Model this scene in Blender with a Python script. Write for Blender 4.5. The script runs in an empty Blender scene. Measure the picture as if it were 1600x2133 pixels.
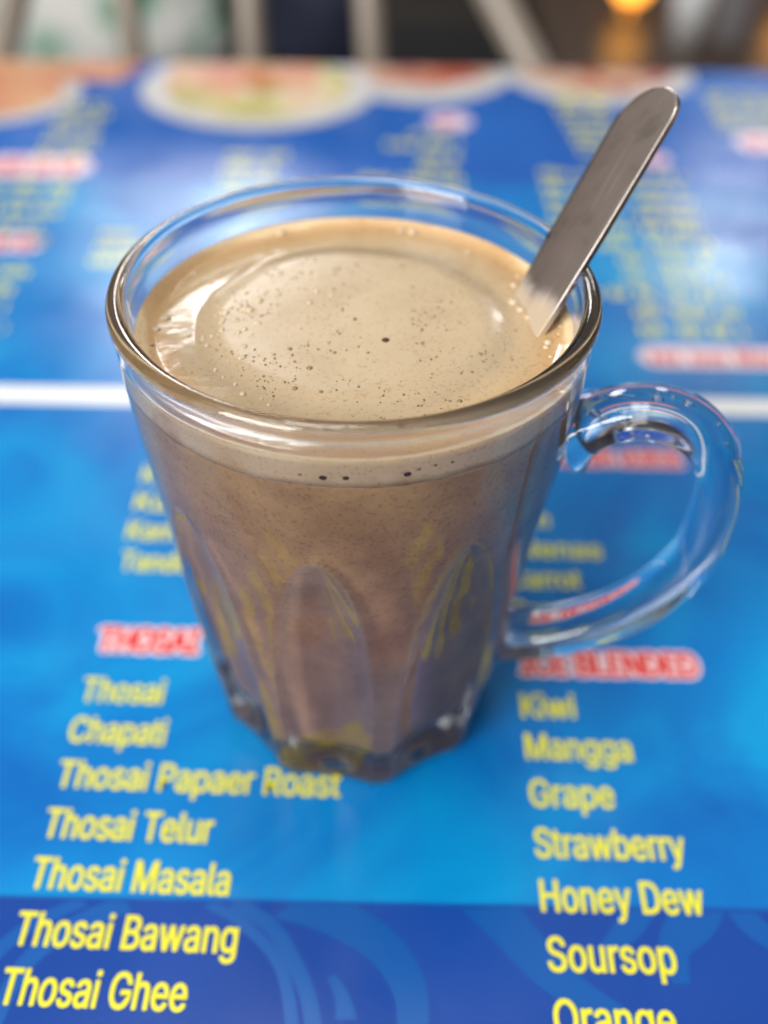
import bpy, bmesh, math, random
from mathutils import Vector, Matrix, noise
random.seed(7)
S = bpy.context.scene
COL = S.collection

# ------------------------------------------------------------------ camera
CAM = Vector((0.0055, -0.1655, 0.1975))          # metres; the mug stands on the origin
R_ = Vector((0.99984336, 0.01172628, 0.01325713))
U_ = Vector((-0.01769908, 0.66243265, 0.74891236))
W_ = Vector((0.0, 0.74902969, -0.66253643))
FPX = 2337.0
cd = bpy.data.cameras.new('camera')
co = bpy.data.objects.new('camera', cd); COL.objects.link(co)
co.matrix_world = Matrix(((R_.x, U_.x, -W_.x, CAM.x), (R_.y, U_.y, -W_.y, CAM.y), (R_.z, U_.z, -W_.z, CAM.z), (0, 0, 0, 1)))
cd.sensor_fit = 'VERTICAL'; cd.sensor_height = 36.0; cd.lens = FPX / 2133.0 * 36.0
cd.clip_start = 0.005; cd.clip_end = 60.0
cd.dof.use_dof = True; cd.dof.focus_distance = 0.174; cd.dof.aperture_fstop = cd.lens / 5.8
S.camera = co

def ray(px, py):
    return (((px - 800) / FPX) * R_ - ((py - 1066.5) / FPX) * U_ + W_).normalized()
def on_z(px, py, z=0.0):
    d = ray(px, py); return CAM + d * ((z - CAM.z) / d.z)
def on_y(px, py, y):
    d = ray(px, py); return CAM + d * ((y - CAM.y) / d.y)

# ------------------------------------------------------------------ world + lamps
wd = bpy.data.worlds.new('World'); S.world = wd; wd.use_nodes = True
nt = wd.node_tree; bg = nt.nodes['Background']
tc = nt.nodes.new('ShaderNodeTexCoord'); sx = nt.nodes.new('ShaderNodeSeparateXYZ'); cr = nt.nodes.new('ShaderNodeValToRGB')
nt.links.new(tc.outputs['Generated'], sx.inputs[0]); nt.links.new(sx.outputs['Z'], cr.inputs[0]); nt.links.new(cr.outputs[0], bg.inputs[0])
cr.color_ramp.elements[0].position = 0.0; cr.color_ramp.elements[0].color = (0.035, 0.028, 0.024, 1)
cr.color_ramp.elements[1].position = 1.0; cr.color_ramp.elements[1].color = (0.85, 0.84, 0.80, 1)
e = cr.color_ramp.elements.new(0.12); e.color = (0.10, 0.085, 0.075, 1)
e = cr.color_ramp.elements.new(0.30); e.color = (0.44, 0.385, 0.35, 1)
e = cr.color_ramp.elements.new(0.62); e.color = (0.45, 0.44, 0.42, 1)
bg.inputs[1].default_value = 0.85

def lamp(name, loc, target, sx_, sy_, power, col=(1, 1, 1)):
    l = bpy.data.lights.new(name, 'AREA'); l.shape = 'RECTANGLE'; l.size = sx_; l.size_y = sy_; l.energy = power; l.color = col
    o = bpy.data.objects.new(name, l); COL.objects.link(o); o.location = loc
    o.rotation_euler = (Vector(target) - Vector(loc)).to_track_quat('-Z', 'Y').to_euler()
    return o
def az(elev, azim, dist):
    e, a = math.radians(elev), math.radians(azim)
    return Vector((math.sin(a) * math.cos(e), math.cos(a) * math.cos(e), math.sin(e))) * dist + Vector((0, 0.2, 0))
lamp('ceiling_or_fill_light', az(27.5, -7.5, 4.6), (0, 0, 0), 0.42, 0.30, 10, (0.95, 0.98, 1))
lamp('ceiling_or_fill_light', az(30.5, -13.0, 4.2), (0, 0, 0), 0.60, 0.55, 19, (1.0, 0.97, 0.98))
lamp('ceiling_or_fill_light', az(26.5, 20.0, 4.6), (0, 0, 0), 0.42, 0.42, 9, (0.97, 0.98, 1))
lamp('ceiling_or_fill_light', (-0.25, 0.05, 2.0), (0, 0, 0), 1.2, 0.5, 19, (1.0, 0.98, 0.94))
lamp('ceiling_or_fill_light', (-0.9, -0.3, 1.9), (0, 0, 0), 1.2, 0.5, 9, (1.0, 0.98, 0.94))
lamp('ceiling_or_fill_light', (-1.05, -1.20, 0.92), (0, 0, 0.05), 1.0, 0.8, 68, (1.0, 0.97, 0.93))  # low front-left fill, not on the ceiling; added to brighten the drink

vs = S.view_settings; vs.view_transform = 'Standard'; vs.look = 'None'; vs.exposure = -0.42; vs.gamma = 1.0; vs.use_curve_mapping = False
cy = S.cycles
cy.use_denoising = True
try: cy.denoiser = 'OPENIMAGEDENOISE'; cy.denoising_input_passes = 'RGB_ALBEDO_NORMAL'; cy.denoising_prefilter = 'ACCURATE'
except Exception: pass
cy.max_bounces = 20; cy.transmission_bounces = 16; cy.glossy_bounces = 8; cy.diffuse_bounces = 5; cy.transparent_max_bounces = 12
cy.sample_clamp_indirect = 6.0; cy.blur_glossy = 0.4; cy.caustics_reflective = True; cy.caustics_refractive = True

# ------------------------------------------------------------------ helpers
def obj(name, bm, mat, parent=None, smooth=True):
    me = bpy.data.meshes.new(name); bm.to_mesh(me); bm.free()
    if smooth: me.polygons.foreach_set('use_smooth', [True] * len(me.polygons))
    if mat: me.materials.append(mat)
    o = bpy.data.objects.new(name, me); COL.objects.link(o)
    if parent: o.parent = parent
    return o
def empty(name, loc=(0, 0, 0)):
    o = bpy.data.objects.new(name, None); COL.objects.link(o); o.location = loc; o.empty_display_size = 0.02; return o
def tag(o, label=None, cat=None, group=None, kind=None):
    if label: o['label'] = label
    if cat: o['category'] = cat
    if group: o['group'] = group
    if kind: o['kind'] = kind
    return o
def mat(name, col=(0.5, 0.5, 0.5), rough=0.5, metal=0.0, spec=0.5, **kw):
    m = bpy.data.materials.new(name); m.use_nodes = True
    b = m.node_tree.nodes['Principled BSDF']
    b.inputs['Base Color'].default_value = (*col, 1); b.inputs['Roughness'].default_value = rough
    b.inputs['Metallic'].default_value = metal; b.inputs['Specular IOR Level'].default_value = spec
    for k, v in kw.items(): b.inputs[k].default_value = v
    return m, m.node_tree, b
def N(t, kind, **kw):
    n = t.nodes.new(kind)
    for k, v in kw.items():
        if k in n.inputs: n.inputs[k].default_value = v
        else: setattr(n, k, v)
    return n
def ramp(t, src, stops):
    r = t.nodes.new('ShaderNodeValToRGB'); t.links.new(src, r.inputs[0]); el = r.color_ramp.elements
    while len(el) < len(stops): el.new(0.5)
    for e, (p, c) in zip(el, stops): e.position = p; e.color = (*c, 1) if len(c) == 3 else c
    return r
def mix(t, fac, a, b, blend='MIX'):
    m = t.nodes.new('ShaderNodeMix'); m.data_type = 'RGBA'; m.blend_type = blend
    for v, i in ((fac, 0), (a, 6), (b, 7)):
        if hasattr(v, 'links'): t.links.new(v, m.inputs[i])
        elif isinstance(v, (int, float)): m.inputs[i].default_value = v
        else: m.inputs[i].default_value = (*v, 1)
    return m.outputs[2]
def lathe(prof, nth=192, close=True, rfun=None):
    """prof: list of (r, z) from bottom centre outwards; rfun(r, z, theta, i) -> r"""
    bm = bmesh.new(); rings = []
    for i, (r, z) in enumerate(prof):
        if r < 1e-6: rings.append([bm.verts.new((0, 0, z))]); continue
        rings.append([bm.verts.new(((rfun(r, z, t, i) if rfun else r) * math.cos(t), (rfun(r, z, t, i) if rfun else r) * math.sin(t), z)) for t in [2 * math.pi * k / nth for k in range(nth)]])
    for a, b in zip(rings, rings[1:]):
        for k in range(nth):
            k2 = (k + 1) % nth
            if len(a) == 1 and len(b) == 1: continue
            if len(a) == 1: bm.faces.new((a[0], b[k2], b[k]))
            elif len(b) == 1: bm.faces.new((a[k], a[k2], b[0]))
            else: bm.faces.new((a[k], a[k2], b[k2], b[k]))
    bmesh.ops.recalc_face_normals(bm, faces=bm.faces)
    return bm
def interp(tab, x):
    if x <= tab[0][0]: return tab[0][1]
    for (a, fa), (b, fb) in zip(tab, tab[1:]):
        if x <= b: return fa + (fb - fa) * (x - a) / (b - a)
    return tab[-1][1]
def sstep(a, b, x):
    t = min(1, max(0, (x - a) / (b - a))); return t * t * (3 - 2 * t)
def crom(pts, n):
    out = []; P = [pts[0]] + list(pts) + [pts[-1]]
    for i in range(1, len(P) - 2):
        p0, p1, p2, p3 = map(Vector, P[i - 1:i + 3])
        for k in range(n):
            t = k / n
            out.append(0.5 * ((2 * p1) + (p2 - p0) * t + (2 * p0 - 5 * p1 + 4 * p2 - p3) * t * t + (3 * p1 - p0 - 3 * p2 + p3) * t ** 3))
    out.append(Vector(pts[-1])); return out
def tube(path, rad, seg=12, cap=True):
    """path of Vectors; rad(i, f) -> (a, b) half sizes; a across, b in the up direction"""
    bm = bmesh.new(); rings = []; n = len(path); ref = None
    for i, p in enumerate(path):
        d = (path[min(n - 1, i + 1)] - path[max(0, i - 1)]).normalized()
        if ref is None: ref = Vector((0, 0, 1)) if abs(d.z) < 0.9 else Vector((0, 1, 0))
        s = d.cross(ref).normalized(); u = s.cross(d).normalized(); ref = u
        a, b = rad(i, i / (n - 1))
        rings.append([bm.verts.new(p + s * a * math.cos(t) + u * b * math.sin(t)) for t in [2 * math.pi * k / seg for k in range(seg)]])
    for A, B in zip(rings, rings[1:]):
        for k in range(seg): bm.faces.new((A[k], A[(k + 1) % seg], B[(k + 1) % seg], B[k]))
    if cap:
        bm.faces.new(rings[0][::-1]); bm.faces.new(rings[-1])
    bmesh.ops.recalc_face_normals(bm, faces=bm.faces)
    return bm
def box(bm, x0, x1, y0, y1, z0, z1, bev=0):
    r = bmesh.ops.create_cube(bm, size=1.0, matrix=Matrix.Translation(((x0 + x1) / 2, (y0 + y1) / 2, (z0 + z1) / 2)) @ Matrix.Diagonal((x1 - x0, y1 - y0, z1 - z0, 1)))
    if bev:
        es = list({e for v in r['verts'] for e in v.link_edges}); bmesh.ops.bevel(bm, geom=es, offset=bev, segments=2, affect='EDGES')
    return bm
def poly(bm, pts, z):
    return bm.faces.new([bm.verts.new((x, y, z)) for x, y in pts])

# ------------------------------------------------------------------ materials
# printed vinyl: azure panels with a darker royal-blue band in front and behind
mV, t, b = mat('blue_printed_vinyl', rough=0.22, spec=0.36)
tcn = N(t, 'ShaderNodeTexCoord'); sp = N(t, 'ShaderNodeSeparateXYZ'); t.links.new(tcn.outputs['Object'], sp.inputs[0])
n1 = N(t, 'ShaderNodeTexNoise', Scale=16.0, Detail=3.0, Roughness=0.5, Distortion=1.2); t.links.new(tcn.outputs['Object'], n1.inputs['Vector'])
az_c = ramp(t, n1.outputs['Fac'], [(0.30, (0.000, 0.105, 0.40)), (0.50, (0.000, 0.170, 0.49)), (0.70, (0.000, 0.255, 0.57))])
n2 = N(t, 'ShaderNodeTexNoise', Scale=9.0, Detail=2.0); t.links.new(tcn.outputs['Object'], n2.inputs['Vector'])
ro_c = ramp(t, n2.outputs['Fac'], [(0.3, (0.003, 0.036, 0.235)), (0.7, (0.006, 0.056, 0.31))])
def band(y0, y1):
    m = N(t, 'ShaderNodeMapRange'); m.inputs[1].default_value = y0; m.inputs[2].default_value = y1; m.interpolation_type = 'SMOOTHSTEP'
    t.links.new(sp.outputs['Y'], m.inputs[0]); return m.outputs[0]
c1 = mix(t, band(-0.0552, -0.0538), ro_c.outputs[0], az_c.outputs[0])
far_c = ramp(t, n2.outputs['Fac'], [(0.3, (0.004, 0.075, 0.36)), (0.7, (0.008, 0.12, 0.47))])
c2 = mix(t, band(0.246, 0.262), c1, far_c.outputs[0])
t.links.new(c2, b.inputs['Base Color'])
nb = N(t, 'ShaderNodeTexNoise', Scale=900.0, Detail=2.0); t.links.new(tcn.outputs['Object'], nb.inputs['Vector'])
nb2 = N(t, 'ShaderNodeTexNoise', Scale=35.0, Detail=2.0); t.links.new(tcn.outputs['Object'], nb2.inputs['Vector'])
bp = N(t, 'ShaderNodeBump', Strength=0.10, Distance=0.0002); t.links.new(nb.outputs['Fac'], bp.inputs['Height'])
bp2 = N(t, 'ShaderNodeBump', Strength=0.25, Distance=0.0006); t.links.new(nb2.outputs['Fac'], bp2.inputs['Height']); t.links.new(bp.outputs[0], bp2.inputs['Normal'])
t.links.new(bp2.outputs[0], b.inputs['Normal'])
rr = ramp(t, nb2.outputs['Fac'], [(0.3, (0.16,) * 3), (0.7, (0.30,) * 3)]); t.links.new(rr.outputs[0], b.inputs['Roughness'])
VINYL = dict(rough=0.24)
mYel = mat('yellow_print', (0.70, 0.67, 0.03), 0.24)[0]
mRed = mat('red_print', (0.62, 0.022, 0.015), 0.24)[0]
mOutl = mat('white_pink_print', (0.80, 0.62, 0.66), 0.24)[0]
mWhite = mat('white_print', (0.78, 0.79, 0.80), 0.24)[0]
mPlate = mat('plate_print', (0.50, 0.50, 0.51), 0.24)[0]
mSwirl, t, b = mat('azure_swirl_print', (0.000, 0.078, 0.335), 0.24)
mSwirl2 = mat('pale_azure_swirl_print', (0.0, 0.27, 0.66), 0.24)[0]
mEdge = mat('table_edge_trim', (0.03, 0.03, 0.035), 0.4)[0]
# printed food
def food(name, cols, scale):
    m, t, b = mat(name, rough=0.25)
    tcn = N(t, 'ShaderNodeTexCoord'); v = N(t, 'ShaderNodeTexVoronoi', Scale=scale); t.links.new(tcn.outputs['Object'], v.inputs['Vector'])
    n = N(t, 'ShaderNodeTexNoise', Scale=scale * 0.6, Detail=3.0); t.links.new(tcn.outputs['Object'], n.inputs['Vector'])
    s = N(t, 'ShaderNodeSeparateColor'); t.links.new(v.outputs['Color'], s.inputs[0])
    a = N(t, 'ShaderNodeMath', operation='MULTIPLY_ADD'); t.links.new(s.outputs[0], a.inputs[0]); a.inputs[1].default_value = 0.6
    k = N(t, 'ShaderNodeMath', operation='MULTIPLY'); t.links.new(n.outputs['Fac'], k.inputs[0]); k.inputs[1].default_value = 0.4
    t.links.new(k.outputs[0], a.inputs[2])
    r = ramp(t, a.outputs[0], [(i / (len(cols) - 1) * 0.7 + 0.1, c) for i, c in enumerate(cols)])
    t.links.new(r.outputs[0], b.inputs['Base Color']); return m
mFoodRice = food('rice_food_print', [(0.40, 0.06, 0.02), (0.55, 0.20, 0.08), (0.58, 0.30, 0.15), (0.50, 0.17, 0.11), (0.58, 0.42, 0.25)], 55)
mFoodSal = food('salad_food_print', [(0.32, 0.32, 0.03), (0.52, 0.46, 0.18), (0.60, 0.52, 0.36), (0.55, 0.25, 0.10), (0.25, 0.34, 0.04)], 60)
mFoodRed = food('chicken_food_print', [(0.30, 0.03, 0.012), (0.42, 0.08, 0.03), (0.52, 0.2, 0.11), (0.56, 0.38, 0.27), (0.34, 0.025, 0.02)], 60)
# glass
mG, t, b = mat('clear_glass', (0.975, 0.99, 0.985), 0.0)
b.inputs['Transmission Weight'].default_value = 1.0; b.inputs['IOR'].default_value = 1.5; b.inputs['Specular IOR Level'].default_value = 0.5
tcn = N(t, 'ShaderNodeTexCoord'); n = N(t, 'ShaderNodeTexNoise', Scale=70.0, Detail=2.0); t.links.new(tcn.outputs['Object'], n.inputs['Vector'])
bp = N(t, 'ShaderNodeBump', Strength=0.12, Distance=0.0006); t.links.new(n.outputs['Fac'], bp.inputs['Height']); t.links.new(bp.outputs[0], b.inputs['Normal'])
mAir, t, b = mat('air_in_glass', (1, 1, 1), 0.0); b.inputs['Transmission Weight'].default_value = 1.0; b.inputs['IOR'].default_value = 0.667
mWater, t, b = mat('water', (1, 1, 1), 0.0); b.inputs['Transmission Weight'].default_value = 1.0; b.inputs['IOR'].default_value = 1.33
# milky drink below the foam
mD, t, b = mat('milk_tea', rough=0.35, spec=0.2)
tcn = N(t, 'ShaderNodeTexCoord'); sp = N(t, 'ShaderNodeSeparateXYZ'); t.links.new(tcn.outputs['Object'], sp.inputs[0])
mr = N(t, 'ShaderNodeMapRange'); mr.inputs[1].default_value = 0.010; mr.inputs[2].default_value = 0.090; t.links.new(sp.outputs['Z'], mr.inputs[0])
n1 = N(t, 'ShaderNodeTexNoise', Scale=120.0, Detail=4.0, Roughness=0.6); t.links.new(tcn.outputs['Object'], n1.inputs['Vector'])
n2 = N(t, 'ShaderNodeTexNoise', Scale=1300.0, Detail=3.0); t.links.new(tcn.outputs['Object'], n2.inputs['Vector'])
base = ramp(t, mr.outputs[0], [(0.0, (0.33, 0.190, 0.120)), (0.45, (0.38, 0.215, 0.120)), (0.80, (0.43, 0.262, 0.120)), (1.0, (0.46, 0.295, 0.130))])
d1 = ramp(t, n1.outputs['Fac'], [(0.35, (0.80, 0.76, 0.74)), (0.65, (1.12, 1.12, 1.10))])
d2 = ramp(t, n2.outputs['Fac'], [(0.33, (0.80, 0.73, 0.67)), (0.47, (1.0, 1.0, 1.0)), (0.68, (1.0, 1.0, 1.0)), (0.78, (1.3, 1.3, 1.3))])
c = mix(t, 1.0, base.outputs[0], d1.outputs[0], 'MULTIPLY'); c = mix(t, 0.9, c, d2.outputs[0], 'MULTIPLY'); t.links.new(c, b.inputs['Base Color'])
# foam
mF, t, b = mat('milk_foam', rough=0.12, spec=0.5)
tcn = N(t, 'ShaderNodeTexCoord'); sp = N(t, 'ShaderNodeSeparateXYZ'); t.links.new(tcn.outputs['Object'], sp.inputs[0])
ln = N(t, 'ShaderNodeVectorMath', operation='LENGTH'); cb = N(t, 'ShaderNodeCombineXYZ'); t.links.new(sp.outputs['X'], cb.inputs[0]); t.links.new(sp.outputs['Y'], cb.inputs[1]); t.links.new(cb.outputs[0], ln.inputs[0])
nw = N(t, 'ShaderNodeTexNoise', Scale=55.0, Detail=3.0); t.links.new(tcn.outputs['Object'], nw.inputs['Vector'])
ad = N(t, 'ShaderNodeMath', operation='MULTIPLY_ADD'); t.links.new(nw.outputs['Fac'], ad.inputs[0]); ad.inputs[1].default_value = 0.008; t.links.new(ln.outputs['Value'], ad.inputs[2])
mr = N(t, 'ShaderNodeMapRange'); mr.inputs[1].default_value = 0.004; mr.inputs[2].default_value = 0.0415; t.links.new(ad.outputs[0], mr.inputs[0])
rc = ramp(t, mr.outputs[0], [(0.0, (0.455, 0.350, 0.222)), (0.55, (0.455, 0.350, 0.224)), (0.70, (0.42, 0.322, 0.210)), (0.80, (0.47, 0.345, 0.205)), (0.90, (0.47, 0.295, 0.140)), (0.95, (0.53, 0.345, 0.18)), (0.975, (0.70, 0.54, 0.335))])
nf = N(t, 'ShaderNodeTexNoise', Scale=1500.0, Detail=2.0); t.links.new(tcn.outputs['Object'], nf.inputs['Vector'])
df = ramp(t, nf.outputs['Fac'], [(0.30, (0.80, 0.74, 0.66)), (0.42, (1, 1, 1)), (1.0, (1.03, 1.03, 1.03))])
ns = N(t, 'ShaderNodeTexNoise', Scale=38.0, Detail=3.0, Distortion=1.5); t.links.new(tcn.outputs['Object'], ns.inputs['Vector'])
ds = ramp(t, ns.outputs['Fac'], [(0.35, (0.93, 0.91, 0.87)), (0.65, (1.04, 1.04, 1.04))])
c = mix(t, 1.0, rc.outputs[0], df.outputs[0], 'MULTIPLY'); c = mix(t, 1.0, c, ds.outputs[0], 'MULTIPLY'); t.links.new(c, b.inputs['Base Color'])
b.inputs['Subsurface Weight'].default_value = 0.25; b.inputs['Subsurface Radius'].default_value = (0.002, 0.0012, 0.0007); b.inputs['Subsurface Scale'].default_value = 1.0
rf_ = ramp(t, mr.outputs[0], [(0.0, (0.40,) * 3), (0.58, (0.30,) * 3), (0.70, (0.09,) * 3), (1.0, (0.10,) * 3)]); t.links.new(rf_.outputs[0], b.inputs['Roughness'])
vb = N(t, 'ShaderNodeTexVoronoi', Scale=900.0, feature='SMOOTH_F1'); t.links.new(tcn.outputs['Object'], vb.inputs['Vector'])
bp = N(t, 'ShaderNodeBump', Strength=0.06, Distance=0.0002); t.links.new(vb.outputs['Distance'], bp.inputs['Height'])
bp2 = N(t, 'ShaderNodeBump', Strength=0.04, Distance=0.0006); t.links.new(ns.outputs['Fac'], bp2.inputs['Height']); t.links.new(bp.outputs[0], bp2.inputs['Normal']); t.links.new(bp2.outputs[0], b.inputs['Normal'])
mPit = mat('bubble_film', (0.20, 0.12, 0.06), 0.06, spec=0.8)[0]
mPitDark = mat('open_bubble', (0.07, 0.032, 0.014), 0.5, spec=0.1)[0]
mBub = mat('foam_bubble', (0.50, 0.385, 0.25), 0.05, spec=0.9)[0]
# spoon steel
mS, t, b = mat('worn_steel', (0.5, 0.45, 0.42), 0.28, 1.0)
tcn = N(t, 'ShaderNodeTexCoord'); mp = N(t, 'ShaderNodeMapping'); mp.inputs['Scale'].default_value = (45, 1100, 45); mp.inputs['Rotation'].default_value = (0, 0, 0.35); t.links.new(tcn.outputs['Object'], mp.inputs[0])
n = N(t, 'ShaderNodeTexNoise', Scale=1.0, Detail=2.0); t.links.new(mp.outputs[0], n.inputs['Vector'])
ns = N(t, 'ShaderNodeTexNoise', Scale=130.0, Detail=3.0); t.links.new(tcn.outputs['Object'], ns.inputs['Vector'])
rc = ramp(t, ns.outputs['Fac'], [(0.30, (0.56, 0.49, 0.45)), (0.46, (0.76, 0.67, 0.62)), (0.75, (0.82, 0.73, 0.68))])
sc = ramp(t, n.outputs['Fac'], [(0.62, (0, 0, 0)), (0.72, (0.30, 0.28, 0.26))])
so = N(t, 'ShaderNodeSeparateXYZ'); t.links.new(tcn.outputs['Object'], so.inputs[0])
m1 = N(t, 'ShaderNodeMath', operation='MULTIPLY_ADD'); t.links.new(ns.outputs['Fac'], m1.inputs[0]); m1.inputs[1].default_value = -0.005; t.links.new(so.outputs['X'], m1.inputs[2])
m2 = N(t, 'ShaderNodeMath', operation='MULTIPLY_ADD'); t.links.new(so.outputs['Y'], m2.inputs[0]); m2.inputs[1].default_value = -0.35; t.links.new(m1.outputs[0], m2.inputs[2])
fm = N(t, 'ShaderNodeMapRange', interpolation_type='SMOOTHSTEP'); fm.inputs[1].default_value = -0.0020; fm.inputs[2].default_value = 0.0030; fm.inputs[3].default_value = 0.75; fm.inputs[4].default_value = 0.0; t.links.new(m2.outputs[0], fm.inputs[0])
stc = mix(t, 1.0, rc.outputs[0], sc.outputs[0], 'ADD')
t.links.new(mix(t, fm.outputs[0], stc, (0.42, 0.31, 0.175)), b.inputs['Base Color'])
im = N(t, 'ShaderNodeMath', operation='SUBTRACT'); im.inputs[0].default_value = 1.0; t.links.new(fm.outputs[0], im.inputs[1]); t.links.new(im.outputs[0], b.inputs['Metallic'])
rg = ramp(t, ns.outputs['Fac'], [(0.3, (0.26,) * 3), (0.7, (0.13,) * 3)]); t.links.new(rg.outputs[0], b.inputs['Roughness'])
bp = N(t, 'ShaderNodeBump', Strength=0.15, Distance=0.0001); t.links.new(n.outputs['Fac'], bp.inputs['Height']); t.links.new(bp.outputs[0], b.inputs['Normal'])

# ------------------------------------------------------------------ table
YE = 0.384
table = tag(empty('table', (0, 0, 0)), 'restaurant table covered in glossy blue printed menu with yellow writing', 'table')
bm = bmesh.new(); box(bm, -0.60, 0.60, -0.42, YE, -0.030, -0.0006, 0.004); obj('table_edge', bm, mEdge, table, False)
bm = bmesh.new()
q = [(-0.598, -0.418), (0.598, -0.418), (0.598, YE - 0.002), (-0.598, YE - 0.002)]
poly(bm, q, 0.0); obj('table_top', bm, mV, table, False)

LZ = 0.00012
# white stripe across the menu
bm = bmesh.new(); poly(bm, [(-0.595, 0.1036), (0.595, 0.1036), (0.595, 0.1122), (-0.595, 0.1122)], LZ); obj('white_stripe', bm, mWhite, table, False)

SWN = [0]
def swirl(pts, w0, w1, m, z=None, n=14):
    """flat printed ribbon through image points, tapering from w0 to w1 (metres)"""
    SWN[0] += 1; z = 0.00002 + SWN[0] * 0.000007
    P = crom([on_z(x, y) for x, y in pts], n); bm = bmesh.new(); L = []
    for i, p in enumerate(P):
        d = (P[min(len(P) - 1, i + 1)] - P[max(0, i - 1)]).normalized(); s = Vector((-d.y, d.x, 0))
        f = i / (len(P) - 1); w = (w0 + (w1 - w0) * f) * 0.5
        L.append((bm.verts.new((p.x + s.x * w, min(p.y + s.y * w, -0.0553), z)), bm.verts.new((p.x - s.x * w, min(p.y - s.y * w, -0.0553), z))))
    for a, b_ in zip(L, L[1:]):
        try: bm.faces.new((a[0], b_[0], b_[1], a[1]))
        except ValueError: pass
    return obj('printed_swirl', bm, m, table, False)
swirl([(590, 1870), (690, 1905), (790, 1965), (845, 2040), (860, 2110), (855, 2230)], 0.0085, 0.0050, mSwirl)
swirl([(480, 1880), (560, 1925), (610, 2000), (645, 2090), (660, 2220)], 0.0030, 0.0030, mSwirl)
swirl([(430, 1880), (500, 1920), (570, 1990), (600, 2070), (615, 2220)], 0.0022, 0.0024, mSwirl)
swirl([(270, 1880), (160, 1925), (70, 1990), (20, 2060), (-40, 2200)], 0.0040, 0.0030, mSwirl)
swirl([(180, 1875), (90, 1915), (20, 1960), (-60, 2040)], 0.0026, 0.0030, mSwirl)
swirl([(1000, 1865), (1060, 1930), (1130, 2010), (1210, 2075), (1330, 2150)], 0.0095, 0.0050, mSwirl)
swirl([(1450, 1870), (1440, 1920), (1405, 1975), (1420, 2050)], 0.0120, 0.0030, mSwirl)
swirl([(1330, 1870), (1310, 1930), (1250, 1990)], 0.0085, 0.0020, mSwirl)
swirl([(1530, 1870), (1570, 1930), (1660, 1990)], 0.0060, 0.0040, mSwirl)
swirl([(688, 2035), (703, 2055), (714, 2080), (720, 2105), (720, 2125)], 0.0016, 0.0040, mSwirl)

# lettering
FONT = None
try: FONT = bpy.data.fonts.load(bpy.utils.system_resource('DATAFILES', path='fonts') + '/Inter.woff2')
except Exception: FONT = None
from mathutils.geometry import tessellate_polygon
TCACHE = {}
def text_mesh(s):
    """filled letter shapes: every outer contour is filled on its own, so that crossing strokes leave no gaps"""
    if s in TCACHE: return TCACHE[s]
    cu = bpy.data.curves.new('print', 'FONT'); cu.body = s; cu.size = 1.0; cu.resolution_u = 3; cu.fill_mode = 'NONE'
    if FONT: cu.font = FONT
    o = bpy.data.objects.new('print', cu); COL.objects.link(o)
    dg = bpy.context.evaluated_depsgraph_get(); me = bpy.data.meshes.new_from_object(o.evaluated_get(dg))
    bpy.data.objects.remove(o); bpy.data.curves.remove(cu)
    nxt = {}
    for e_ in me.edges: nxt.setdefault(e_.vertices[0], []).append(e_.vertices[1]); nxt.setdefault(e_.vertices[1], []).append(e_.vertices[0])
    seen, loops = set(), []
    for v0 in sorted(nxt):
        if v0 in seen: continue
        lp, v, prev = [], v0, None
        while v not in seen:
            seen.add(v); lp.append(v); c = [n_ for n_ in nxt[v] if n_ != prev and n_ not in seen]; prev = v
            if not c: break
            v = min(c, key=lambda n_: abs(n_ - prev)) if len(lp) > 1 else min(c)
        if len(lp) > 2: loops.append([me.vertices[j].co.copy() for j in lp])
    bpy.data.meshes.remove(me)
    area = lambda L: 0.5 * sum(p.x * q.y - q.x * p.y for p, q in zip(L, L[1:] + L[:1]))
    ar = [area(L) for L in loops]; big = max(range(len(ar)), key=lambda k: abs(ar[k])); sg = 1 if ar[big] > 0 else -1
    def inside(p, L):
        r = False
        for a, b_ in zip(L, L[1:] + L[:1]):
            if (a.y > p.y) != (b_.y > p.y) and p.x < (b_.x - a.x) * (p.y - a.y) / (b_.y - a.y) + a.x: r = not r
        return r
    V, F, Z = [], [], []
    for k, L in enumerate(loops):
        if ar[k] * sg < 0: continue
        holes = [h for j, h in enumerate(loops) if ar[j] * sg < 0 and inside(h[0], L)]
        tri = tessellate_polygon([L] + holes); b0 = len(V)
        for P in [L] + holes: V += [(p.x, p.y) for p in P]; Z += [k * 0.0000007] * len(P)
        F += [[b0 + j for j in t_] for t_ in tri]
    TCACHE[s] = (V, F, Z); return TCACHE[s]
def measure(s):
    xs = [v[0] for v in text_mesh(s)[0]]; ys = [v[1] for v in text_mesh(s)[0]]; return min(xs), max(xs), min(ys), max(ys)
CAP = measure('T')[3]
def write(s, x0, x1, y, cap, m, name='menu_line', rot=0.0, z=LZ, bold=0.00019, label=None):
    a = measure(s); tv_, tf_, tz_ = text_mesh(s); sx_ = (x1 - x0 - 2 * bold) / (a[1] - a[0]); sy_ = cap / CAP
    c, s_ = math.cos(rot), math.sin(rot); vs_, fs = [], []
    sh = [(0, 0)] + [(bold * math.cos(k * math.pi / 4), bold * 0.8 * math.sin(k * math.pi / 4)) for k in range(8)]
    for i, (dx, dy) in enumerate(sh):                     # printed strokes thickened evenly
        b0 = len(vs_)
        for (vx, vy), vz in zip(tv_, tz_):
            X = bold + (vx - a[0]) * sx_ + dx; Y = vy * sy_ + dy
            vs_.append((x0 + X * c - Y * s_, y + X * s_ + Y * c, z + i * 0.000006 + vz))
        fs += [[b0 + j for j in p] for p in tf_]
    me = bpy.data.meshes.new(name); me.from_pydata(vs_, [], fs)
    me.materials.append(m); o = bpy.data.objects.new(name, me); COL.objects.link(o); o.parent = table
    if label: o['label'] = label
    return o
mm = 0.001
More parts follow.
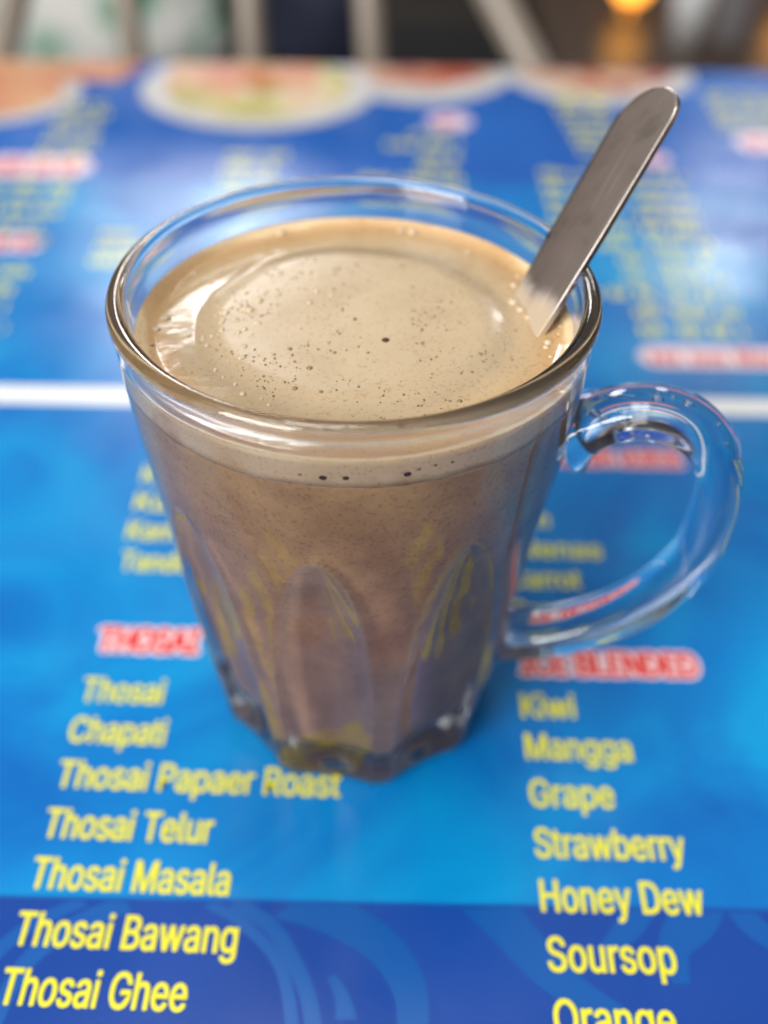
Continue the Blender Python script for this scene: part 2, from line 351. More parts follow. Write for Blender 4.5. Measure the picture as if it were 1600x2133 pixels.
def yl(s, x0, x1, y, cap=6.6, rot=-0.022):
    write(s, x0 * mm, x1 * mm, y * mm, cap * mm, mYel, rot=rot, label='yellow menu line reading ' + s)
for s, x0, x1, y in (('Thosai', -61.5, -43.0, -7.4), ('Chapati', -61.8, -40.8, -18.5), ('Thosai Papaer Roast', -61.8, -2.5, -30.0), ('Thosai Telur', -61.7, -27.6, -41.8),
                     ('Thosai Masala', -61.6, -22.9, -52.9), ('Thosai Bawang', -61.8, -20.2, -64.4), ('Thosai Ghee', -61.6, -28.0, -75.4)):
    yl(s, x0, x1, y)
for s, x0, x1, y in (('Tandoori', -60.6, -36.0, 34.2), ('Kambing', -61.0, -35.0, 45.6), ('Kari', -61.0, -47.0, 57.0), ('Keema', -61.0, -40.0, 68.5)):
    yl(s, x0, x1, y)
for s, x0, x1, y in (('Kiwi', 36.7, 48.8, -9.8), ('Mangga', 36.7, 59.6, -20.9), ('Grape', 36.6, 54.2, -32.7), ('Strawberry', 36.6, 66.6, -44.4), ('Honey Dew', 36.7, 68.0, -55.9),
                     ('Soursop', 36.9, 60.6, -67.6), ('Orange', 36.9, 58.5, -79.4)):
    yl(s, x0, x1, y, rot=-0.004)
for s, x0, x1, y in (('Nenas', 40.0, 61.5, 41.4), ('Carrot', 37.0, 54.8, 30.5), ('Lemon', 30.0, 49.0, 53.0), ('Coco', 37.0, 49.0, 19.5)):
    yl(s, x0, x1, y, cap=6.2, rot=-0.004)
def heading(s, x0, x1, y, cap, rot=0.0):
    write(s, (x0 - 0.9) * mm, (x1 + 0.9) * mm, y * mm, cap * mm, mOutl, 'heading_outline', rot, LZ, 0.0013)
    write(s, x0 * mm, x1 * mm, y * mm, cap * mm, mRed, 'menu_heading', rot, LZ * 1.6, 0.0004, 'red heading with white outline reading ' + s)
heading('THOSAI', -60.8, -37.2, 7.4, 7.0, -0.012)
heading('ICE BLENDED', 37.6, 78.4, 2.6, 6.8)
heading('FRESH JUICE', 52.0, 89.0, 79.0, 6.8)

# far panel of the menu: rows of small writing that can only be seen as blurred words
def words(bm, x0, x1, y, h, seedv):
    rn = random.Random(seedv); x = x0
    while x < x1 - 0.001:
        w = min(x1 - x, rn.uniform(0.006, 0.016)); k = max(1, int(w / 0.0026))
        for i in range(k):
            a = x + w * i / k; hh = h * rn.choice((0.72, 0.72, 1.0)); bm_q = [(a + 0.0002, y), (a + w / k * 0.72, y), (a + w / k * 0.72, y + hh), (a + 0.0002, y + hh)]
            poly(bm, bm_q, LZ)
        x += w + 0.0028
def column(rows, m=mYel, name='menu_column', label='column of small pale yellow menu lines'):
    bm = bmesh.new()
    for i, (x0, x1, y) in enumerate(rows): words(bm, x0 * mm, x1 * mm, y * mm, 6.0 * mm, hash((round(x0), round(y))) % 9999)
    o = obj(name, bm, m, table, False); o['label'] = label; return o
def bar(px0, px1, py0, py1):
    a = on_z(px0, py1); b_ = on_z(px1, py1); c = on_z((px0 + px1) / 2, py0); y0, y1 = a.y, c.y
    bm = bmesh.new(); r = (y1 - y0) * 0.5; pts = []
    for k in range(9): th = math.pi / 2 + math.pi * k / 8; pts.append((a.x + r + r * math.cos(th), (y0 + y1) / 2 + r * math.sin(th)))
    for k in range(9): th = -math.pi / 2 + math.pi * k / 8; pts.append((b_.x - r + r * math.cos(th), (y0 + y1) / 2 + r * math.sin(th)))
    poly(bm, pts, LZ); o = obj('menu_heading', bm, mOutl, table, False)
    bm = bmesh.new(); words(bm, a.x + r * 0.6, b_.x - r * 0.6, y0 + r * 0.35, r * 1.3, int(px0 + py0)); f = obj('heading_lettering', bm, mRed, o, False)
    for v in f.data.vertices: v.co.z = LZ * 1.7
    o['label'] = 'far blurred red menu heading'
rows = []; rn = random.Random(3)
for k in range(11):
    y = 147 + k * 11.6
    rows.append((66 + rn.uniform(-1, 1) if k not in (0, 1, 3, 4) else 88, 97, y)); rows.append((101, 122 + rn.uniform(0, 4), y))
column(rows)
column([(-190, -118 + rn.uniform(-3, 1), y) for y in (246, 235, 223, 211, 200)])
column([(-190, -118 + rn.uniform(-3, 1), y) for y in (178, 166, 154, 142)])
column([(-140, -118 + rn.uniform(-2, 1), y) for y in (326, 316, 306, 295, 285, 274)])
column([(6 + rn.uniform(-16, 14), 35, y) for y in (300, 289, 278, 267, 256, 245, 234)])
column([(-62, -40 + rn.uniform(-4, 4), y) for y in (276, 265, 254, 243)])
column([(-100, -84, y) for y in (206, 196, 186)])
column([(78 + (345 - y) * 0.12, 104, y) for y in (345, 335, 325, 315, 305, 296, 286)])
column([(150, 190, y) for y in (350, 341, 332, 323, 315)])
bar(-60, 185, 325, 366); bar(-60, 85, 488, 522); bar(890, 985, 238, 268); bar(1335, 1660, 724, 764); bar(1540, 1700, 280, 315); bar(1340, 1400, 322, 345)

# printed food plates along the far side
def plate(cx, cy, ax, ay, foodm, fx=0.80, fy=0.80, rot=0.0, z=LZ, label=''):
    cl = lambda p: (p[0], min(p[1], YE - 0.003))
    bm = bmesh.new(); poly(bm, [cl((cx + ax * math.cos(k * math.pi / 32), cy + ay * math.sin(k * math.pi / 32))) for k in range(64)], z)
    o = obj('plate_picture', bm, mPlate, table, False); o['label'] = label
    bm = bmesh.new(); rn = random.Random(cx); pts = []
    for k in range(64):
        th = k * math.pi / 32; w = 1 + 0.10 * noise.noise(Vector((math.cos(th) * 2 + cx * 50, math.sin(th) * 2, 0)))
        pts.append(cl((cx + ax * fx * w * math.cos(th), cy + ay * 0.04 + ay * fy * w * math.sin(th))))
    poly(bm, pts, z + LZ * 0.7); obj('food_picture', bm, foodm, o, False)
plate(0.018, 0.392, 0.050, 0.055, mFoodRed, label='printed picture of a dish with red and orange food', fx=0.78, fy=0.70)
plate(0.104, 0.386, 0.047, 0.048, mFoodRed, z=LZ * 0.9, label='printed picture of a plate of red food', fx=0.80, fy=0.72)
plate(-0.056, 0.352, 0.054, 0.048, mFoodSal, z=LZ * 2.4, label='printed picture of a wide plate of rice and green salad')
plate(-0.180, 0.340, 0.045, 0.036, mFoodRice, z=LZ * 1.0, label='printed picture of a plate cut by the left side')
bm = bmesh.new(); poly(bm, [(-0.26, 0.358), (-0.122, 0.356), (-0.112, YE - 0.003), (-0.26, YE - 0.003)], LZ * 3.6); o = obj('food_picture', bm, mFoodRice, table, False); o['label'] = 'printed picture of orange rice along the far edge'
bm = bmesh.new(); poly(bm, [(-0.098, 0.352), (-0.030, 0.352), (-0.028, YE - 0.003), (-0.100, YE - 0.003)], LZ * 4.2); o = obj('food_picture', bm, mFoodRice, table, False); o['label'] = 'printed picture of orange and pink food on the wide plate'

# ------------------------------------------------------------------ glass mug
PROF = [(0.0, 0.0291), (0.003, 0.0295), (0.008, 0.0299), (0.016, 0.0313), (0.024, 0.0324), (0.035, 0.0339), (0.045, 0.0351), (0.055, 0.0360), (0.064, 0.0371), (0.073, 0.0382), (0.082, 0.0392), (0.090, 0.0400), (0.096, 0.0404)]
INN = [(0.0072, 0.0190), (0.0082, 0.0210), (0.0105, 0.0226), (0.017, 0.0238), (0.03, 0.0259), (0.05, 0.0297), (0.07, 0.0338), (0.085, 0.0360), (0.0955, 0.0371)]
PET0 = math.radians(-90 - 8.5); PITCH = math.radians(40)
ZT = 0.073
def outer_r(r, z, th):
    if z >= ZT + 0.002: return r
    a = (th - PET0 + PITCH / 2) % PITCH - PITCH / 2         # angle from the nearest petal centre
    f = max(0.0, min(1.0, z / ZT)); hw = math.radians(16.6) * max(0.0, 1 - f ** 3.4) ** 0.58
    q = abs(a) / max(hw, 1e-4)
    r = r + 0.0002 * math.cos(a / PITCH * 2 * math.pi) * (1 - sstep(0.001, 0.006, z))
    if q >= 1: return r
    return r - 0.0046 * (1 - q * q) * (hw / math.radians(16.6)) ** 0.75 * (1 - 0.10 * f) * (0.55 + 0.45 * sstep(0.000, 0.010, z))
prof = [(0.0, 0.0012), (0.018, 0.0012), (0.0225, 0.0008), (0.0250, 0.0001), (0.0277, 0.0001), (0.0288, 0.0006), (0.0291, 0.0014)]
zs = [0.0022 + i * (0.096 - 0.0022) / 110 for i in range(111)]
prof_o = [(interp(PROF, z), z) for z in zs]
bead = []
bc_r, bc_z, br = 0.03950, 0.1008, 0.00175
for k in range(15):
    th = math.radians(-48 + k * (235 / 14)); bead.append((bc_r + br * math.cos(th) * (0.92 if math.cos(th) > 0 else 1.0), bc_z + br * math.sin(th)))
inn = [(interp(INN, z), z) for z in [0.0965 - i * (0.0965 - 0.0072) / 60 for i in range(61)]]
full = prof + prof_o + bead + inn + [(0.016, 0.0066), (0.008, 0.0064), (0.0, 0.0064)]
np_, no_ = len(prof), len(prof_o)
def rf(r, z, th, i):
    if i < np_: return r if i < np_ - 4 else r - (0.0291 - outer_r(0.0291, 0.0, th)) * (0.4, 0.8, 1.0, 1.0)[i - np_ + 4]
    if i < np_ + no_: return outer_r(r, z, th)
    return r
mug = tag(empty('glass_mug'), 'clear glass mug with arched petals, full of frothy milk tea', 'mug')
obj('body', lathe(full, 480, rfun=rf), mG, mug)
# handle: flattened glass loop
PH = math.radians(-10); E1 = Vector((math.cos(PH), math.sin(PH), 0)); E2 = Vector((-math.sin(PH), math.cos(PH), 0))
hp = [(38.0, 76.0), (41.5, 79.0), (46.5, 82.0), (52.5, 83.2), (58.5, 81.8), (63.2, 77.8), (65.7, 71.5), (66.3, 62.0), (65.2, 52.0), (60.5, 42.0), (53.5, 33.5), (46.0, 27.8), (39.5, 24.6), (35.2, 23.6), (31.0, 23.2)]
path = crom([E1 * (r * mm) + Vector((0, 0, z * mm)) for r, z in hp], 8)
def hr(i, f):
    k = max(0, 1 - f / 0.13) ** 2; k2 = max(0, 1 - (1 - f) / 0.14) ** 1.5
    return 0.0056 + 0.0012 * k + 0.001 * k2, 0.0042 + 0.0030 * k + 0.0012 * k2
hb = bmesh.new(); rings = []; SEG = 32
for i, p in enumerate(path):
    d = (path[min(len(path) - 1, i + 1)] - path[max(0, i - 1)]).normalized(); up = E2.cross(d).normalized(); a, b_ = hr(i, i / (len(path) - 1))
    ring = []
    for k in range(SEG):
        th = 2 * math.pi * k / SEG; cx, sy = math.cos(th), math.sin(th); g = lambda v: math.copysign(abs(v) ** 0.8, v)
        ring.append(hb.verts.new(p + E2 * a * g(cx) + up * b_ * g(sy)))
    rings.append(ring)
for A, B in zip(rings, rings[1:]):
    for k in range(SEG): hb.faces.new((A[k], A[(k + 1) % SEG], B[(k + 1) % SEG], B[k]))
bmesh.ops.recalc_face_normals(hb, faces=hb.faces)
handle = obj('handle', hb, mG, mug)
# small air bubbles caught in the top of the handle
rn = random.Random(11)
for k in range(15):
    i = int(rn.uniform(0.10, 0.36) * len(path)); p = path[i]; d = (path[i + 1] - path[i - 1]).normalized(); up = E2.cross(d).normalized()
    if up.z < 0: up = -up
    r = rn.choice((0.0003, 0.0004, 0.0005, 0.0007)); c = p + E2 * rn.uniform(-0.0042, 0.0042) + up * rn.uniform(0.000, 0.0026)
    bm = bmesh.new(); bmesh.ops.create_uvsphere(bm, u_segments=14, v_segments=8, radius=r, matrix=Matrix.Translation(c) @ Matrix.Rotation(PH, 4, 'Z') @ Matrix.Diagonal((1.5, 1, 0.7, 1)))
    obj('air_bubble', bm, mAir, handle)

# ------------------------------------------------------------------ drink
ZF = 0.0948
drink = tag(empty('milk_tea'), 'frothy brown milk tea filling the glass mug', 'drink')
G = 0.00015
dp = [(0.0, 0.00625)] + [(0.008, 0.00625), (0.016, 0.00645)] + [(interp(INN, z) + G, z - 0.0001) for z in [0.0072 + i * (0.0905 - 0.0072) / 60 for i in range(61)]] + [(0.0, 0.0904)]
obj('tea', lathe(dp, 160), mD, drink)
bm = bmesh.new(); NT = 320; rings = []
def foam_h(x, y):
    r = math.hypot(x, y); th = math.atan2(y, x)
    rr_ = r / 0.0371
    wob = 0.035 * noise.noise(Vector((math.cos(th) * 1.6, math.sin(th) * 1.6, 3.0)))
    h = 0.00085 * (1 - sstep(0.58, 0.75, rr_ + wob)) + 0.0009 * sstep(0.88, 1.0, rr_) ** 2
    h += 0.00009 * noise.noise(Vector((x * 90, y * 90, 0.3))) + 0.00002 * noise.noise(Vector((x * 330, y * 330, 2.0)))
    ds = math.hypot(x - 0.0304, y - 0.0040); h += 0.0006 * math.exp(-(ds / 0.0035) ** 2)
    return ZF - 0.0005 + h
cv = bm.verts.new((0, 0, foam_h(0, 0))); NR = 110
for i in range(1, NR + 1):
    f = i / NR; r = (interp(INN, 0.0955) + G * 1.2) * f
    rings.append([bm.verts.new((r * math.cos(2 * math.pi * k / NT), r * math.sin(2 * math.pi * k / NT), foam_h(r * math.cos(2 * math.pi * k / NT), r * math.sin(2 * math.pi * k / NT)))) for k in range(NT)])
for k in range(NT): bm.faces.new((cv, rings[0][k], rings[0][(k + 1) % NT]))
last = rings[-1]
for A, B in zip(rings, rings[1:]):
    for k in range(NT): bm.faces.new((A[k], B[k], B[(k + 1) % NT], A[(k + 1) % NT]))
for j in range(1, 5):                                              # the side of the foam against the glass
    ring = []
    for k in range(NT):
        th = 2 * math.pi * k / NT
        zb = 0.0897 + 0.0008 * noise.noise(Vector((math.cos(th) * 4, math.sin(th) * 4, 0))) + 0.00035 * noise.noise(Vector((math.cos(th) * 18, math.sin(th) * 18, 5))) + 0.0002 * noise.noise(Vector((math.cos(th) * 60, math.sin(th) * 60, 8)))
        z0 = last[k].co.z; z = z0 + (zb - z0) * j / 4; r = interp(INN, z) + G * 1.12
        ring.append(bm.verts.new((r * math.cos(th), r * math.sin(th), z)))
    A = rings[-1]
    for k in range(NT): bm.faces.new((A[k], ring[k], ring[(k + 1) % NT], A[(k + 1) % NT]))
    rings.append(ring)
bm.faces.new(rings[-1][::-1]); bmesh.ops.recalc_face_normals(bm, faces=bm.faces)
foam = obj('foam', bm, mF, drink)
def dome(x, y, r, m, name='bubble', flat=0.45, parent=foam, label=None):
    bm = bmesh.new(); bmesh.ops.create_uvsphere(bm, u_segments=14, v_segments=10, radius=r, matrix=Matrix.Translation((x, y, foam_h(x, y) + r * (flat * 0.1))) @ Matrix.Diagonal((1, 1, flat, 1)))
    o = obj(name, bm, m, parent)
    if label: o['label'] = label
    return o
# bubbles seen one by one, at the places they have on the foam
def fpt(px, py): return on_z(px, py, ZF)
for px, py, r, m in ((803, 712, 0.00075, mPitDark), (604, 731, 0.0005, mPit), (645, 771, 0.0006, mPit), (615, 812, 0.0005, mPit), (669, 820, 0.0004, mPit), (560, 838, 0.0005, mBub), (505, 815, 0.0007, mBub),
                     (697, 738, 0.0004, mPit), (766, 738, 0.00035, mPit), (905, 663, 0.00035, mPit), (1000, 740, 0.00045, mPit), (958, 830, 0.0005, mPit), (875, 755, 0.0003, mPit), (740, 668, 0.0004, mPit),
                     (660, 610, 0.0006, mBub), (690, 618, 0.0005, mBub), (580, 618, 0.0006, mBub), (645, 635, 0.0006, mBub), (670, 640, 0.0005, mBub), (575, 640, 0.0005, mBub), (555, 655, 0.0006, mBub), (540, 630, 0.0009, mBub),
                     (520, 650, 0.0010, mBub), (470, 655, 0.0009, mBub), (500, 640, 0.0007, mBub), (490, 670, 0.0007, mBub), (540, 678, 0.0005, mBub), (510, 690, 0.0006, mBub), (525, 700, 0.0004, mBub),
                     (465, 780, 0.0004, mBub), (490, 795, 0.0005, mBub), (545, 826, 0.00035, mBub), (585, 835, 0.0003, mBub),
                     (1072, 590, 0.0009, mBub), (1070, 625, 0.0012, mBub), (1085, 645, 0.0010, mBub), (1100, 660, 0.0008, mBub), (1143, 708, 0.0009, mBub), (1139, 718, 0.0007, mBub), (1150, 672, 0.0005, mBub), (1168, 678, 0.0005, mBub),
                     (1165, 692, 0.0004, mBub), (1080, 570, 0.0006, mBub), (1093, 578, 0.0005, mBub), (1148, 738, 0.0005, mBub),
                     (585, 483, 0.0012, mBub), (345, 657, 0.0011, mBub), (325, 680, 0.0009, mBub), (405, 565, 0.0007, mBub), (315, 715, 0.0005, mPit), (860, 480, 0.0012, mBub), (835, 476, 0.0009, mBub), (975, 520, 0.0006, mBub)):
    p = fpt(px, py); dome(p.x, p.y, r * 0.85, m)
rn = random.Random(21)
for k in range(46):
    a = math.radians(rn.gauss(172, 26)); q = 0.0371 * rn.gauss(0.60, 0.075); dome(q * math.cos(a), q * math.sin(a), rn.choice((0.00022, 0.0003, 0.0004, 0.0005)), mBub)
# the countless pinprick bubbles
tb = bmesh.new(); bmesh.ops.create_icosphere(tb, subdivisions=1, radius=1.0); tb.verts.index_update()
tv = [v.co.copy() for v in tb.verts]; tf = [[v.index for v in f.verts] for f in tb.faces]; tb.free()
bm = bmesh.new(); rn = random.Random(5)
for k in range(760):
    a = rn.uniform(0, 2 * math.pi); q = math.sqrt(rn.random()) * 0.026; x, y = q * math.cos(a) + 0.002, q * math.sin(a) - 0.002
    if noise.noise(Vector((x * 110, y * 110, 9))) < -0.05: continue
    r = rn.choice((0.00009, 0.0001, 0.00012, 0.00015, 0.00018, 0.00024)); o_ = Vector((x, y, foam_h(x, y) + r * 0.1))
    nv = [bm.verts.new(o_ + v * r) for v in tv]
    for f in tf: bm.faces.new([nv[j] for j in f])
tag(obj('pinprick_bubbles', bm, mPit, foam), kind='stuff')
# bubbles pressed against the glass at the bottom of the foam
for px, py, r in ((668, 993, 0.0006), (719, 994, 0.0005), (856, 985, 0.0006), (617, 986, 0.0003), (882, 974, 0.0003), (918, 965, 0.0003), (955, 957, 0.0003)):
    d = ray(px, py); P = CAM + d * 0.1
    for s in range(2000):
        P = CAM + d * (0.1 + s * 0.0001)
        if math.hypot(P.x, P.y) < interp(PROF, P.z): break
    th = math.atan2(P.y, P.x); z = P.z - 0.0016; rr0 = interp(INN, z) + G * 1.5
    bm = bmesh.new(); bmesh.ops.create_uvsphere(bm, u_segments=12, v_segments=8, radius=r, matrix=Matrix.Translation((rr0 * math.cos(th), rr0 * math.sin(th), z)) @ Matrix.Rotation(th, 4, 'Z') @ Matrix.Diagonal((0.3, 1, 0.75, 1)))
    obj('bubble', bm, mPit if r < 0.0004 else mPitDark, foam)

# ------------------------------------------------------------------ spoon
A0 = on_z(1106, 648, ZF); B0 = on_z(1165, 548, 0.1009); D = (B0 - A0).normalized()
WD = on_z(1083, 605, ZF) - on_z(1128, 688, ZF); WD = (WD - D * WD.dot(D)).normalized(); NN = D.cross(WD).normalized()
if NN.dot(CAM - A0) < 0: NN = -NN
best = min((abs((lambda v: 1066.5 - FPX * v.dot(U_) / v.dot(W_))(A0 + D * s * 0.0002 - CAM) - 186), s) for s in range(100, 600)); STIP = best[1] * 0.0002
spoon = tag(empty('spoon', A0), 'worn stainless steel teaspoon standing in the drink and leaning on the rim', 'spoon')
M = Matrix((D, WD, NN)).transposed().to_4x4()
spoon.matrix_world = Matrix.Translation(A0) @ M
bm = bmesh.new(); TH = 0.0012; outline = []
HW = 0.0058
x_end = STIP
top = [(-0.024, 0.0030), (-0.014, 0.0048), (-0.002, 0.0063), (0.015, 0.0070), (x_end - 0.0072, 0.0073)]
top += [(x_end - 0.0072 + 0.0072 * math.sin(a), 0.0073 * math.cos(a) ** 0.9) for a in [math.radians(12 * k) for k in range(1, 7)]] + [(x_end - 0.0001, 0.0016)]
sec = []
nseg = 60
xs = [-0.024 + (x_end - 0.0002 + 0.024) * (1 - (1 - i / nseg) ** 1.6) for i in range(nseg + 1)]
def hw(x): return interp(top, x)
NC = 25; ru, rl = [], []
for x in xs:
    w = hw(x); U1, L1 = [], []
    for k in range(NC):
        v = math.sin(math.pi / 2 * (-1 + 2 * k / (NC - 1))); e_ = 1 - 0.3 * abs(v) ** 40
        bend = -0.00012 * (v * v)                                # slightly crowned face
        U1.append(bm.verts.new((x, v * w, bend + TH * 0.5 * (0.25 + 0.75 * e_)))); L1.append(bm.verts.new((x, v * w, bend - TH * 0.5 * (0.25 + 0.75 * e_))))
    ru.append(U1); rl.append(L1)
for i in range(nseg):
    for k in range(NC - 1):
        bm.faces.new((ru[i][k], ru[i + 1][k], ru[i + 1][k + 1], ru[i][k + 1])); bm.faces.new((rl[i][k], rl[i][k + 1], rl[i + 1][k + 1], rl[i + 1][k]))
rim = [(i, 0) for i in range(nseg + 1)] + [(nseg, k) for k in range(1, NC)] + [(i, NC - 1) for i in range(nseg - 1, -1, -1)]
wu = [bm.verts.new(ru[i][k].co) for i, k in rim]; wl = [bm.verts.new(rl[i][k].co) for i, k in rim]
for k in range(len(rim) - 1): bm.faces.new((wu[k], wu[k + 1], wl[k + 1], wl[k]))
bmesh.ops.recalc_face_normals(bm, faces=bm.faces)
o = obj('handle', bm, mS, spoon)
bm = bmesh.new(); bmesh.ops.create_uvsphere(bm, u_segments=24, v_segments=12, radius=1.0, matrix=Matrix.Translation((-0.033, 0, -0.0015)) @ Matrix.Diagonal((0.0115, 0.0075, 0.0022, 1)))
obj('bowl', bm, mS, spoon)

# ------------------------------------------------------------------ beyond the table
mFl, t, b = mat('dark_floor_tile', (0.035, 0.030, 0.028), 0.35)
tcn = N(t, 'ShaderNodeTexCoord'); n = N(t, 'ShaderNodeTexNoise', Scale=3.0, Detail=4.0); t.links.new(tcn.outputs['Object'], n.inputs['Vector'])
r = ramp(t, n.outputs['Fac'], [(0.35, (0.02, 0.018, 0.018)), (0.65, (0.07, 0.06, 0.05))]); t.links.new(r.outputs[0], b.inputs['Base Color'])
bm = bmesh.new(); poly(bm, [(-4, -2), (4, -2), (4, 6), (-4, 6)], -0.74); tag(obj('floor', bm, mFl, None, False), kind='structure')
mTaupe = mat('taupe_painted_metal', (0.225, 0.188, 0.155), 0.35)[0]
mBlack = mat('black_leather', (0.006, 0.006, 0.008), 0.45)[0]
mNavy = mat('navy_cloth', (0.008, 0.012, 0.035), 0.8)[0]
ch = tag(empty('chair', (0, 0.46, -0.74)), 'taupe spindle back chair beyond the far table edge', 'chair'); chz = Vector((0, -0.46, 0.74))
def rod(name, pts, r, parent, m, off):
    P = [Vector(p) + off for p in pts]; return obj(name, tube(P, lambda i, f: (r, r), 14), m, parent)
YB = 0.47
def extend(px0, py0, px1, py1, za, zb):
    a, c = on_y(px0, py0, YB), on_y(px1, py1, YB); d = (c - a) / (c.z - a.z); return [a + d * (za - a.z), a + d * ((za + zb) / 2 - a.z), a + d * (zb - a.z)]
for x0, x1, nm, r in ((30, 0, 'back_post', 0.0085), (264, 282, 'spindle', 0.0075), (519, 527, 'spindle', 0.0075), (768, 776, 'spindle', 0.0075), (1035, 1108, 'back_post', 0.0095)):
    rod(nm, extend(x0, 0, x1, 140, 0.10, -0.27 if nm == 'spindle' else -0.73), r, ch, mTaupe, chz)
a0 = extend(30, 0, 0, 140, 0.10, -0.3)[0]; a1 = extend(1035, 0, 1108, 140, 0.10, -0.3)[0]
rod('top_rail', [a0 + (a0 - a1) * 0.02, (a0 + a1) / 2 + Vector((0, 0.02, 0)), a1 + (a1 - a0) * 0.02], 0.012, ch, mTaupe, chz)
bm = bmesh.new(); xm = (a0.x + a1.x) / 2; box(bm, xm - 0.20, xm + 0.20, 0.02, 0.455, -0.31, -0.27, 0.012); bmesh.ops.translate(bm, verts=bm.verts, vec=chz); obj('seat', bm, mBlack, ch)
for sx_ in (-1, 1): rod('leg', [(xm + sx_ * 0.18, 0.05, -0.31), (xm + sx_ * 0.185, 0.045, -0.5), (xm + sx_ * 0.19, 0.04, -0.735)], 0.011, ch, mTaupe, chz)

# bench with a patterned cushion and a dark bag
bench = tag(empty('bench', (-0.2, 1.35, -0.74)), 'low black upholstered bench behind the chair', 'bench'); bz = -Vector((-0.2, 1.35, -0.74))
bm = bmesh.new(); box(bm, -0.75, 0.36, 1.10, 1.60, -0.44, -0.36, 0.02); bmesh.ops.translate(bm, verts=bm.verts, vec=bz); obj('seat', bm, mBlack, bench)
for x in (-0.70, 0.31):
    for y in (1.14, 1.56): rod('leg', [(x, y, -0.44), (x, y, -0.6), (x, y, -0.738)], 0.015, bench, mTaupe, bz)
mCl, t, b = mat('green_white_cloth', rough=0.8)
tcn = N(t, 'ShaderNodeTexCoord'); n = N(t, 'ShaderNodeTexNoise', Scale=14.0, Detail=2.0, Distortion=0.6); t.links.new(tcn.outputs['Object'], n.inputs['Vector'])
r = ramp(t, n.outputs['Fac'], [(0.36, (0.05, 0.20, 0.10)), (0.42, (0.16, 0.40, 0.26)), (0.47, (0.55, 0.64, 0.60)), (0.60, (0.78, 0.78, 0.76))]); t.links.new(r.outputs[0], b.inputs['Base Color'])
def lump(name, c, s, m, seedv, parent=None, amp=0.18):
    bm = bmesh.new(); bmesh.ops.create_uvsphere(bm, u_segments=40, v_segments=24, radius=1.0)
    for v in bm.verts:
        q = v.co.copy(); k = 1 + amp * noise.noise(q * 1.7 + Vector((seedv, 0, 0))); q = Vector([math.copysign(abs(a) ** 0.75, a) for a in q]) * k
        v.co = Vector((q.x * s[0], q.y * s[1], q.z * s[2])) + Vector((0, 0, s[2]))
    o = obj(name, bm, m, parent); o.location = c; return o
c0 = on_y(210, 70, 1.32)
tag(lump('cushion', (c0.x - 0.02, 1.34, -0.375), (0.185, 0.09, 0.145), mCl, 3.0), 'plump green and white patterned cushion on the black bench', 'cushion')
mDk = mat('dark_canvas', (0.012, 0.014, 0.022), 0.7)[0]
c1 = on_y(650, 50, 1.34)
tag(lump('bag', (c1.x + 0.01, 1.36, -0.37), (0.075, 0.07, 0.085), mNavy, 8.0), 'dark navy bag lying on the black bench', 'bag')
mGlobe = mat('frosted_glass', (0.30, 0.36, 0.46), 0.15)[0]
for i, (px, py, rr0, lab) in enumerate(((905, 85, 0.012, 'pale round bottle cap nearer the bag at the end of the black bench'),)):
    p = on_y(px, py, 1.25); bm = bmesh.new(); bmesh.ops.create_cone(bm, cap_ends=True, segments=24, radius1=0.018, radius2=0.016, depth=0.03)
    bmesh.ops.bevel(bm, geom=[e for e in bm.edges], offset=0.002, segments=1, affect='EDGES')
    o = tag(obj('small_cup', bm, mGlobe), 'small pale grey cup on the black bench beside the navy bag', 'cup'); o.location = (p.x, 1.27, -0.345)
# glossy brown low table with an amber lamp, a white cup and a bottle
mWd, t, b = mat('polished_dark_wood', rough=0.34)
tcn = N(t, 'ShaderNodeTexCoord'); mp = N(t, 'ShaderNodeMapping'); mp.inputs['Scale'].default_value = (2, 20, 2); t.links.new(tcn.outputs['Object'], mp.inputs[0]); n = N(t, 'ShaderNodeTexNoise', Scale=2.0, Detail=4.0); t.links.new(mp.outputs[0], n.inputs['Vector'])
r = ramp(t, n.outputs['Fac'], [(0.3, (0.045, 0.030, 0.022)), (0.7, (0.085, 0.055, 0.038))]); t.links.new(r.outputs[0], b.inputs['Base Color'])
lt = tag(empty('side_table', (0.9, 1.45, -0.74)), 'low polished dark brown table beyond the right side', 'table'); lo = -Vector((0.9, 1.45, -0.74))
ZL = -0.30
bm = bmesh.new(); box(bm, 0.20, 1.5, 0.95, 2.1, ZL - 0.03, ZL, 0.004); bmesh.ops.translate(bm, verts=bm.verts, vec=lo); obj('table_top', bm, mWd, lt, False)
for x in (0.26, 1.44):
    for y in (1.0, 2.05): rod('leg', [(x, y, ZL - 0.03), (x, y, -0.5), (x, y, -0.738)], 0.02, lt, mWd, lo)
mAmb, t, b = mat('lit_amber_glass', (0.9, 0.4, 0.05), 0.3); b.inputs['Emission Color'].default_value = (1.0, 0.40, 0.045, 1); b.inputs['Emission Strength'].default_value = 5.0
mBrass = mat('brass', (0.45, 0.26, 0.09), 0.3, 1.0)[0]
p = on_y(1312, 2, 1.42)
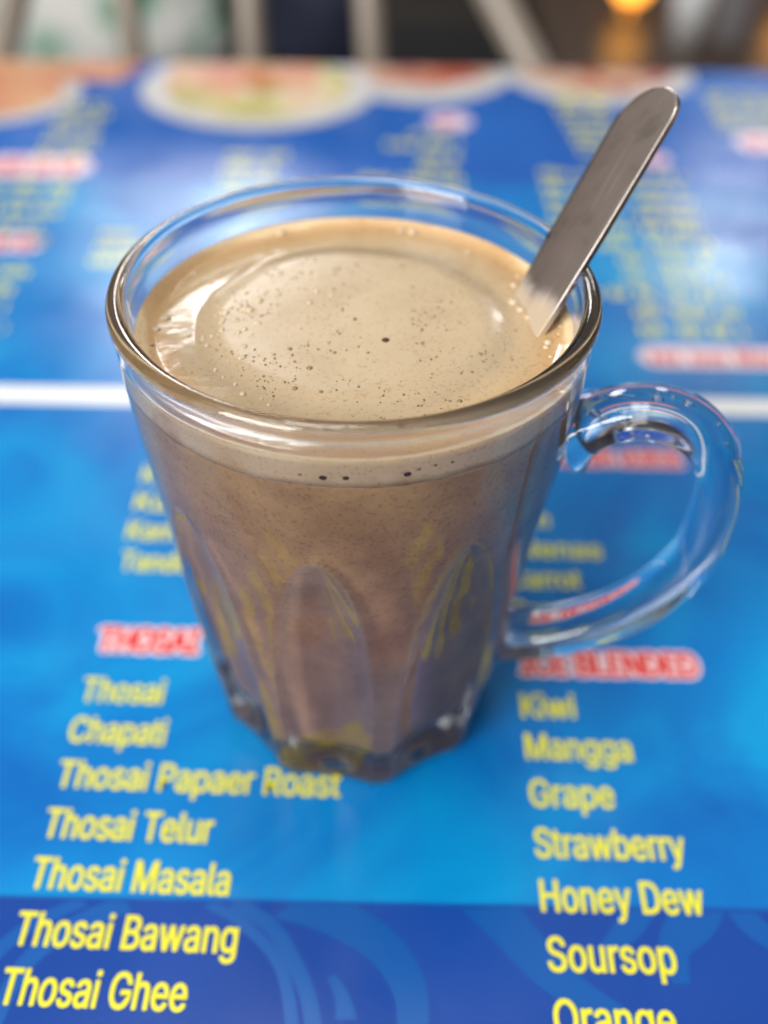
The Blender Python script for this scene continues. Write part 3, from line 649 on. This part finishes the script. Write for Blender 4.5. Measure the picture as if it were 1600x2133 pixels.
al = tag(empty('table_lamp', (p.x, 1.42, ZL)), 'small glowing amber lamp on the low brown table', 'lamp')
obj('base', lathe([(0.0, 0.0), (0.022, 0.0), (0.022, 0.004), (0.010, 0.008), (0.008, 0.020), (0.0, 0.020)], 32), mBrass, al)
obj('lamp_shade', lathe([(0.0, 0.018), (0.016, 0.022), (0.025, 0.036), (0.027, 0.05), (0.022, 0.066), (0.010, 0.076), (0.0, 0.078)], 32), mAmb, al)
p = on_y(1650, 90, 1.45)
al2 = tag(empty('table_lamp', (p.x - 0.012, 1.46, ZL)), 'amber lamp at the right side of the low brown table', 'lamp')
for ch_ in list(al.children):
    c = ch_.copy(); COL.objects.link(c); c.parent = al2
mCup, t, b = mat('white_paper', (0.62, 0.64, 0.66), 0.5)
p = on_z(1425, 95, ZL)
cup = tag(empty('paper_cup', (p.x, p.y, ZL)), 'white paper cup on the low brown table', 'cup')
obj('wall', lathe([(0.0, 0.0), (0.018, 0.0), (0.026, 0.085), (0.0245, 0.085), (0.017, 0.003), (0.0, 0.003)], 40), mCup, cup)
obj('rim', tube([Vector((0.0258 * math.cos(k * math.pi / 20), 0.0258 * math.sin(k * math.pi / 20), 0.085)) for k in range(41)], lambda i, f: (0.0014, 0.0014), 8), mCup, cup)
mBot, t, b = mat('grey_bottle_plastic', (0.20, 0.19, 0.20), 0.18)
p = on_z(1515, 85, ZL)
bo = tag(empty('bottle', (p.x, p.y, ZL)), 'grey bottle on the low brown table right of the paper cup', 'bottle')
obj('body', lathe([(0.0, 0.0), (0.028, 0.0), (0.031, 0.006), (0.031, 0.10), (0.022, 0.13), (0.012, 0.145), (0.012, 0.165), (0.0, 0.165)], 40), mBot, bo)
obj('cap', lathe([(0.0, 0.164), (0.0135, 0.164), (0.0135, 0.182), (0.0, 0.183)], 32), mCup, bo)
# back wall of the room
mWl = mat('dark_brown_wall', (0.06, 0.045, 0.038), 0.6)[0]
bm = bmesh.new(); box(bm, -4, 4, 6.0, 6.1, -0.74, 2.2); tag(obj('back_wall', bm, mWl, None, False), 'plain dark brown wall at the back of the room', 'wall')
